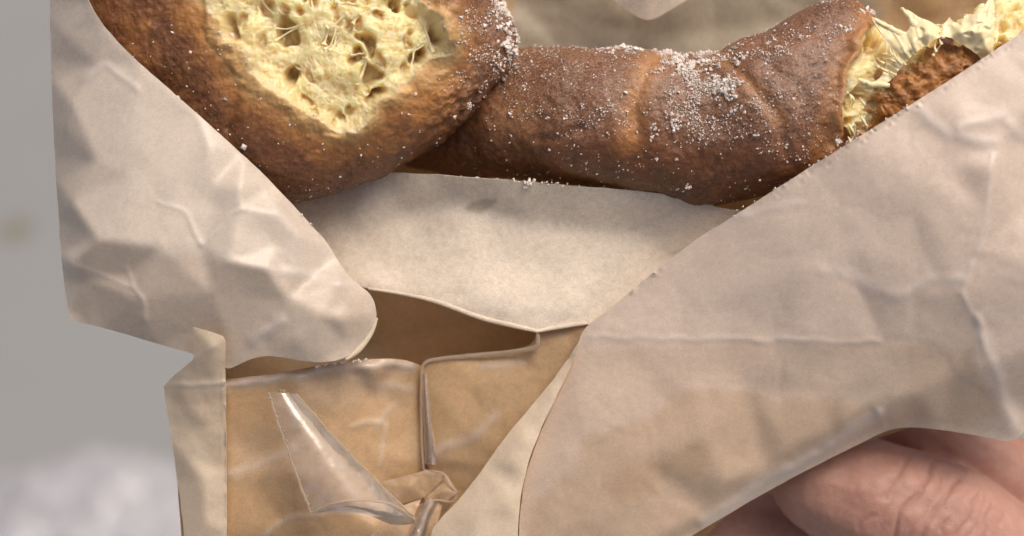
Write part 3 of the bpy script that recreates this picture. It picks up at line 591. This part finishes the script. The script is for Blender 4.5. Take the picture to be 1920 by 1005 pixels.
def right_piece():
    root = empty('doughnut_piece', wp(1250, 370, -60), 'long sugared doughnut piece on the right, split open near its far end', 'doughnut')
    ctrl = [(700, 205, -190, 60, 50), (760, 208, -185, 98, 80), (830, 208, -160, 114, 92), (900, 208, -118, 120, 104), (1000, 213, -66, 126, 110), (1080, 218, -38, 129, 114), (1200, 228, -20, 133, 116), (1330, 240, -14, 142, 120), (1450, 212, 4, 154, 126), (1540, 168, 6, 148, 120), (1590, 146, 4, 142, 112), (1612, 140, 2, 134, 104), (1640, 152, -4, 100, 82), (1720, 158, 0, 96, 84), (1820, 124, 8, 88, 80), (1890, 80, 12, 84, 74), (1960, 40, 10, 66, 60), (1990, 24, 10, 20, 20)]
    n = 620; C = catmull(ctrl, n)
    # even out the spacing
    s = np.r_[0, np.cumsum(np.hypot(np.diff(C[:, 0]), np.diff(C[:, 1])))]; t = np.linspace(0, s[-1], n); C = np.stack([np.interp(t, s, C[:, k]) for k in range(5)], -1)
    q = np.linspace(0, 2 * math.pi, 520, endpoint=False); L = C[:, :2]; T = np.gradient(L, axis=0)
    for _ in range(3): T = np.stack([np.convolve(np.pad(T[:, k], 20, 'edge'), np.ones(41) / 41, 'valid') for k in (0, 1)], -1)
    T /= np.linalg.norm(T, axis=1, keepdims=True); Nn = np.stack([T[:, 1], -T[:, 0]], -1)
    X = C[:, 0, None] + Nn[:, 0, None] * C[:, 3, None] * np.cos(q)[None]; Y = C[:, 1, None] + Nn[:, 1, None] * C[:, 3, None] * np.cos(q)[None]; Z = C[:, 2, None] + C[:, 4, None] * np.sin(q)[None]
    TT = np.repeat(C[:, 0], 520); X, Y, Z = X.ravel(), Y.ravel(), Z.ravel(); F = grid_faces(n, 520)
    i = np.arange(n - 1); F = np.concatenate([F, np.stack([i * 520 + 519, i * 520, (i + 1) * 520, (i + 1) * 520 + 519], -1)])
    P = loc(X, Y, Z); N = normals(P, F); cen = loc(np.repeat(C[:, 0], 520), np.repeat(C[:, 1], 520), np.repeat(C[:, 2], 520))
    if (N * (P - cen)).sum() < 0: F = F[:, ::-1]; N = -N
    front = sstep(-90, -20, Z)
    edge = [(1650, -60), (1646, 10), (1622, 60), (1603, 110), (1592, 160), (1580, 210), (1576, 262), (1560, 330), (2100, 330), (2100, -60)]
    d = sdist(edge, X, Y) + 6 * fbm(np.c_[X * .04, Y * .04, Z * .01], 3)
    goldpoly = [(1618, 262), (1640, 200), (1672, 150), (1705, 108), (1752, 72), (1776, 66), (1800, 84), (1838, 98), (1852, 120), (1760, 200), (1640, 300)]
    dg = sdist(goldpoly, X, Y) + 20 * fbm(np.c_[X * .04, Y * .04, X * 0 + 3], 5, gain=.65)
    crumb = np.minimum(d, -dg); crumb = np.where(TT > 1560, crumb, -200); inside = sstep(0, 18, crumb)
    A_, B_, C_ = ogrid((X * .9 + Y * .5, Y - X * .3), 15)
    cell = 22 * A_ + 12 * B_ + 4 * C_
    lump = 8 * fbm(P / 120, 2, 103) + 2.0 * fbm(P / 38, 2, 108) + 1.1 * fbm(P / 12, 3, 112)
    disp = lump * (1 - .4 * inside) - inside * cell + inside * 8 * fbm(P / 40, 3, 120)
    disp += 12 * np.exp(-((d + 8) / 10) ** 2) * (TT < 1640) * front
    disp += (9 + 4 * fbm(P / 17, 3, 131)) * sstep(-4, 16, dg) * (d > 0)
    disp -= 6 * np.exp(-(ldist([(1350, 95), (1400, 150), (1462, 225), (1478, 300)], X, Y) / 13) ** 2) * front
    disp -= 4 * np.exp(-(ldist([(1440, 120), (1500, 165), (1540, 240)], X, Y) / 16) ** 2) * front
    disp -= 6 * np.exp(-(ldist([(1246, 90), (1215, 130), (1190, 190), (1195, 250)], X, Y) / 12) ** 2) * front
    disp -= 5 * np.exp(-(ldist([(1010, 262), (1050, 258), (1090, 240)], X, Y) / 9) ** 2) * front
    P = P + N * disp[:, None]
    gold = .75 * np.exp(-(ldist([(1246, 90), (1215, 130), (1190, 190), (1180, 260)], X, Y) / 26) ** 2) + .5 * np.exp(-(ldist([(1350, 95), (1400, 150), (1462, 225)], X, Y) / 16) ** 2) + .8 * sstep(-60, -4, d) * (TT < 1660) + sstep(-5, 6, dg) * (d > 0) * (.8 + .6 * fbm(P / 22, 3, 133)) + .45 * np.exp(-((np.hypot((X - 960), (Y - 230)) / 45) ** 2))
    gold = np.clip(gold, 0, 1) * front
    pale = np.clip(.6 * sstep(-14, 2, crumb), 0, 1) * (TT > 1560)
    yy = Y + 18 * fbm(P / 60, 2, 140)
    dust = np.clip(sstep(290, 215, yy - .12 * np.maximum(X - 1250, 0) * 1.0) * 1.0, 0, 1) * sstep(880, 950, X) * (1 - inside) * sstep(1640, 1560, X) + .12
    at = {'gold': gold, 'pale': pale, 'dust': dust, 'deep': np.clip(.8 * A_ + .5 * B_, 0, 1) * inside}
    at2 = dict(at); at2['gold'] = .35 * (1 - sstep(0, 16, crumb))
    sel = crumb[F].mean(1) > 0
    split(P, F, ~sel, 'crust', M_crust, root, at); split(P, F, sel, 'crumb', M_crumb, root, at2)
    for e0, first in ((0, True), (n - 1, False)):
        ring = P[e0 * 520:(e0 + 1) * 520]; ce = ring.mean(0) + np.array([(-14 if first else 10), 0, 0]); z = np.zeros(521)
        mesh_obj('end_crust', np.vstack([ring, ce]), [[i, (i + 1) % 520, 520] for i in range(520)], M_crust, root, {k: z for k in ('gold', 'pale', 'dust', 'deep')})
    N2 = normals(P, F); N2 *= np.sign((N2 * N).sum(1).mean())
    patch = lambda cx, cy, rx, ry, a=0.: np.exp(-((((X - cx) * math.cos(a) + (Y - cy) * math.sin(a)) / rx) ** 2 + ((-(X - cx) * math.sin(a) + (Y - cy) * math.cos(a)) / ry) ** 2))
    vis = (Z > -90) * (1 - inside) * (X > 870) * (X < 1660) * (N2[:, 2] > -.35)
    cl = sstep(-.25, .45, fbm(P / 22, 3, 150))
    dn = vis * cl * (.13 * dust + .02 + 2.2 * patch(1330, 150, 60, 34, .5) + 1.3 * patch(1270, 115, 40, 14, .3) + 1.2 * patch(1190, 92, 50, 10) + .9 * patch(1300, 205, 130, 34) + .7 * patch(1460, 100, 60, 14, -.3) + .8 * patch(1560, 60, 100, 14, -.3) + .5 * patch(1480, 285, 60, 16, .3) + .5 * patch(960, 130, 22, 26))
    sugar('sugar_grains', P, N2, dn, 6800, 1.25, root)
    dn = vis * sstep(.05, .5, fbm(P / 26, 3, 170)) * (3.4 * patch(1340, 145, 50, 30, .5) + 2.2 * patch(1275, 118, 34, 12, .4) + 1.6 * patch(1190, 94, 44, 8) + .5 * patch(1300, 190, 90, 24) + 1.2 * patch(1590, 40, 60, 12, -.3) + .6 * patch(1450, 85, 50, 12, -.3))
    sugar('sugar_lumps', P, N2, dn, 900, 2.5, root)
    # larger clumps seen one by one
    V = []; Fx = []
    for (x, y, s_) in ((1228, 240, 7), (1226, 256, 6), (1262, 238, 8), (1260, 232, 5), (1288, 348, 6), (1270, 300, 3), (1092, 200, 4), (1028, 222, 4), (1060, 225, 4), (957, 215, 5), (1230, 300, 4), (1395, 107, 7), (1390, 100, 5), (1572, 265, 6), (1475, 272, 5), (1240, 135, 6), (1330, 130, 8), (1345, 122, 7)):
        dd = np.hypot(X - x, Y - y) + 1000 * (Z < -20); j = int(np.argmin(dd)); base = P[j] + N2[j] * 2
        for k in range(9):
            c = base + rng.normal(0, s_ * .55, 3) * np.array([1, 1, .5]); r = s_ * random.uniform(.25, .55); b = len(V); qq, _ = np.linalg.qr(rng.normal(size=(3, 3)))
            for dv in ((1, 0, 0), (0, 1, 0), (-1, 0, 0), (0, -1, 0), (0, 0, 1), (0, 0, -1)): V.append(c + (np.array(dv) * r) @ qq)
            for i in range(4): Fx += [[b + i, b + (i + 1) % 4, b + 4], [b + (i + 1) % 4, b + i, b + 5]]
    o = mesh_obj('sugar_clumps', np.array(V), Fx, M_sugar, root, smooth=False); o['kind'] = 'stuff'
    # torn crumb: a ragged pale yellow web standing up at the split
    ol = [(1578, 138, 86), (1600, 152, 96), (1622, 158, 100), (1650, 150, 100), (1660, 128, 98), (1664, 96, 92), (1658, 70, 88), (1640, 44, 80), (1634, 32, 74, 1), (1652, 36, 78), (1672, 50, 84), (1688, 62, 88), (1702, 60, 90), (1708, 44, 88), (1698, 26, 82), (1688, 14, 76, 1), (1706, 20, 82), (1722, 32, 88), (1742, 38, 92), (1756, 48, 96), (1772, 44, 98), (1780, 32, 98, 1), (1790, 44, 100), (1806, 40, 102), (1808, 26, 102, 1), (1824, 28, 106), (1842, 18, 106), (1852, 2, 100), (1862, -12, 96, 1), (1866, 20, 104), (1864, 70, 112), (1860, 110, 110), (1848, 128, 104), (1836, 104, 108), (1806, 84, 110), (1776, 66, 110), (1752, 74, 110), (1720, 96, 112), (1694, 118, 108), (1674, 150, 100), (1630, 172, 94), (1596, 156, 92)]
    def ex(X, Y):
        a, b, r = worley2(X / 19 + .2 * noise3(np.c_[X * .1, Y * .1, X * 0]), Y / 15, 3); a2, b2, r2 = worley2(X / 8, Y / 7, 4)
        return -5 * sstep(.1, .5, b - a) * sstep(.6, .9, r) + 2.0 * fbm(np.c_[np.arctan2(Y - 170, X - 1745) * 13, np.hypot(X - 1745, Y - 170) * .012, X * 0], 3) + 2.5 * fbm(np.c_[X * .03, Y * .03, X * 0], 2)
    w = sheet('torn_crumb', ol, [(1720, 70, 116), (1700, 90, 118), (1740, 62, 122), (1800, 60, 126), (1840, 60, 130), (1850, 90, 122), (1680, 120, 112)], M_web, root, step=2.5, blur=4, crumple=0, thick=7, extra=ex, label='pale yellow torn crumb with pointed wisps')
    at_ = w.data.attributes
    for pts, rad in (([(1700, 70, 92), (1668, 52, 86), (1636, 32, 74)], [8, 5, 1.2]), ([(1730, 60, 96), (1712, 40, 90), (1690, 14, 76)], [12, 7, 1.5]), ([(1846, 90, 108), (1852, 40, 106), (1861, -10, 96)], [13, 9, 1.5]), ([(1622, 156, 100), (1604, 146, 94), (1590, 130, 84)], [5, 3, 1]), ([(1668, 160, 100), (1640, 158, 100), (1612, 152, 96)], [4, 5, 3])):
        tube('crumb_strand', pts, rad, M_web, root, seg=10, n=40, flat=.6, nz=2.5)
    for k in range(20):
        a = random.uniform(math.pi * 1.12, math.pi * 1.6); r1 = random.uniform(60, 96); x = 1745 + math.cos(a) * r1 * 1.1; y = 165 + math.sin(a) * r1; l = random.uniform(14, 34); a2 = a + random.uniform(-.7, .7)
        tube('crumb_strand', [(x, y, 106), (x + math.cos(a2) * l * .5 + random.uniform(-3, 3), y + math.sin(a2) * l * .5, 103 + random.uniform(-6, 8)), (x + math.cos(a2) * l, y + math.sin(a2) * l, 96 + random.uniform(-6, 8))], [3.2, 1.5, .5], M_web, root, seg=6, n=16, flat=.7, nz=1.5)
    for k in range(7):
        x = random.uniform(1588, 1625); y = random.uniform(170, 262); tube('crumb_strand', [(x, y, 96 + random.uniform(-8, 4)), (x + random.uniform(4, 10), y + 12, 102), (x + random.uniform(0, 16), y + random.uniform(20, 34), 92)], [1, 2.6, 1], M_web, root, seg=6, n=16, nz=2)
right_piece()

# loose sugar on the rims of the paper
def rim_sugar():
    V = []; Fx = []
    spots = [(catmull([(870, 331, 22), (960, 337, 24), (1060, 347, 24), (1180, 355, 22), (1290, 368, 20), (1370, 398, 16)], 300), 48, 1.7), (catmull([(1372, 404, 90), (1480, 336, 122), (1580, 273, 144), (1640, 236, 150), (1740, 174, 154)], 300), 32, 1.6), (catmull([(590, 687, 62), (640, 677, 50), (690, 674, 40)], 300), 26, 2.2), (catmull([(560, 395, 76), (590, 428, 68), (612, 450, 62)], 300), 5, 1.6)]
    def grain(c, r):
        b = len(V); qq, _ = np.linalg.qr(rng.normal(size=(3, 3)))
        for dv in ((1, 0, 0), (0, 1, 0), (-1, 0, 0), (0, -1, 0), (0, 0, 1), (0, 0, -1)): V.append(c + (np.array(dv) * r * random.uniform(.8, 1.3)) @ qq)
        for i in range(4): Fx.append([b + i, b + (i + 1) % 4, b + 4]); Fx.append([b + (i + 1) % 4, b + i, b + 5])
    for L, k, r in spots:
        for _ in range(k):
            p = L[random.randrange(300)]; grain(loc(p[0] + random.gauss(0, 3), p[1] + random.uniform(-3, 4), p[2]), r * random.uniform(.6, 1.5))
    for cx, cy, cz, s_ in ((992, 345, 26, 8), (881, 198, 60, 6), (1572, 264, 146, 6), (985, 352, 24, 4)):
        for _ in range(14): grain(loc(cx + random.gauss(0, s_ * .5), cy + random.gauss(0, s_ * .45), cz + random.gauss(0, 2)), s_ * random.uniform(.25, .5))
    o = mesh_obj('loose_sugar', np.array(V), Fx, M_sugar, None, smooth=False); tag(o, 'white sugar crumbs scattered on the paper edges below the doughnut', 'sugar', kind='stuff')
rim_sugar()

# ---------------------------------------------------------------- the hand that holds the wrapper
def hand():
    root = empty('person', wp(2300, 1500, -300), 'bare hand gripping the wrapper from the lower right, thumb creased at the joint', 'person')
    bm = bmesh.new()
    def cap(a, b, ra, rb, k=14):
        A = loc(*a); B = loc(*b)
        m_ = max(3, int(np.linalg.norm(B - A) / (min(ra, rb) * .22)))
        for i in range(m_ + 1):
            t = i / m_; c = A + (B - A) * t; r = ra + (rb - ra) * t
            bmesh.ops.create_icosphere(bm, subdivisions=2, radius=r, matrix=Matrix.Translation(Vector(c)))
    chains = [
        # thumb: pad hidden under the right flap, joint and base in view
        [((1535, 905, -140), 98), ((1630, 938, -130), 130), ((1760, 990, -124), 142), ((1960, 1130, -140), 138), ((2150, 1330, -220), 170)],
        # index finger, under the pocket, seen dark below the flap
        [((1180, 1035, -320), 92), ((1330, 1005, -320), 120), ((1480, 1005, -330), 122), ((1760, 1180, -320), 98), ((2100, 1380, -360), 120)],
        # middle finger bent behind, its side seen at the right edge
        [((1660, 760, -290), 88), ((1820, 860, -280), 100), ((1960, 960, -290), 100), ((2120, 1160, -330), 112), ((2280, 1400, -380), 130)],
        [((1820, 640, -330), 76), ((1980, 760, -330), 86), ((2120, 920, -350), 94), ((2260, 1150, -370), 106), ((2400, 1430, -400), 120)],
        [((1980, 600, -360), 62), ((2120, 720, -370), 72), ((2260, 900, -380), 80), ((2400, 1150, -400), 92), ((2500, 1450, -410), 110)],
        [((2200, 1400, -330), 190), ((2400, 1520, -390), 180), ((2450, 1800, -430), 170), ((2600, 2300, -500), 160)],
    ]
    for ch in chains:
        for (a, ra), (b, rb) in zip(ch[:-1], ch[1:]): cap(a, b, ra, rb)
    me = bpy.data.meshes.new('tmp'); bm.to_mesh(me); bm.free(); me.transform(Matrix.Scale(.01, 4))
    o = bpy.data.objects.new('tmp', me); col.objects.link(o)
    r = o.modifiers.new('r', 'REMESH'); r.mode = 'VOXEL'; r.voxel_size = .085
    s_ = o.modifiers.new('s', 'SMOOTH'); s_.factor = .6; s_.iterations = 14
    s2 = o.modifiers.new('d', 'SUBSURF'); s2.levels = 1; s2.render_levels = 1
    bpy.context.view_layer.update(); dg = bpy.context.evaluated_depsgraph_get(); ev = bpy.data.meshes.new_from_object(o.evaluated_get(dg))
    P = np.empty(len(ev.vertices) * 3); ev.vertices.foreach_get('co', P); P = P.reshape(-1, 3) * 100
    N = np.empty(len(ev.vertices) * 3, np.float32); ev.vertices.foreach_get('normal', N); N = N.reshape(-1, 3).astype(float)
    F = [list(p.vertices) for p in ev.polygons]; bpy.data.objects.remove(o); bpy.data.meshes.remove(me)
    k = DIST / (DIST - P[:, 2]); X = P[:, 0] * k + 960; Y = -P[:, 1] * k + 502.5; fr = (N[:, 2] > -.1) & (P[:, 2] > -170)
    crease = np.zeros(len(P)); disp = np.zeros(len(P))
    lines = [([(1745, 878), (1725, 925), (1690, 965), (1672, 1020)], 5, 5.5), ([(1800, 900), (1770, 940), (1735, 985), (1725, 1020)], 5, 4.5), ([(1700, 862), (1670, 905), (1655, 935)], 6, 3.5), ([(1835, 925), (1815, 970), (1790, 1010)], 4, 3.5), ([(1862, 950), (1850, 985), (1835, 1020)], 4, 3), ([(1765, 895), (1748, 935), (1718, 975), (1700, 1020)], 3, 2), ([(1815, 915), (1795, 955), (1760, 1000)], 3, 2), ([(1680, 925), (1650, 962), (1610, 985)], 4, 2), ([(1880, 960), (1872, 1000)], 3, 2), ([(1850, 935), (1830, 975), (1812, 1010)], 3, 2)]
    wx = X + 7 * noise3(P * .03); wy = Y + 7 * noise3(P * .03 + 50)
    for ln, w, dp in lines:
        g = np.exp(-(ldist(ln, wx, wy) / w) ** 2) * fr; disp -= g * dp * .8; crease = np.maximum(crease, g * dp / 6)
    disp += 1.6 * fbm(P / 45, 3, 201) + .5 * fbm(P / 12, 2, 205)
    P = P + N * disp[:, None]
    mesh_obj('hand', P, F, M_skin, root, {'crease': crease * .7})
hand()
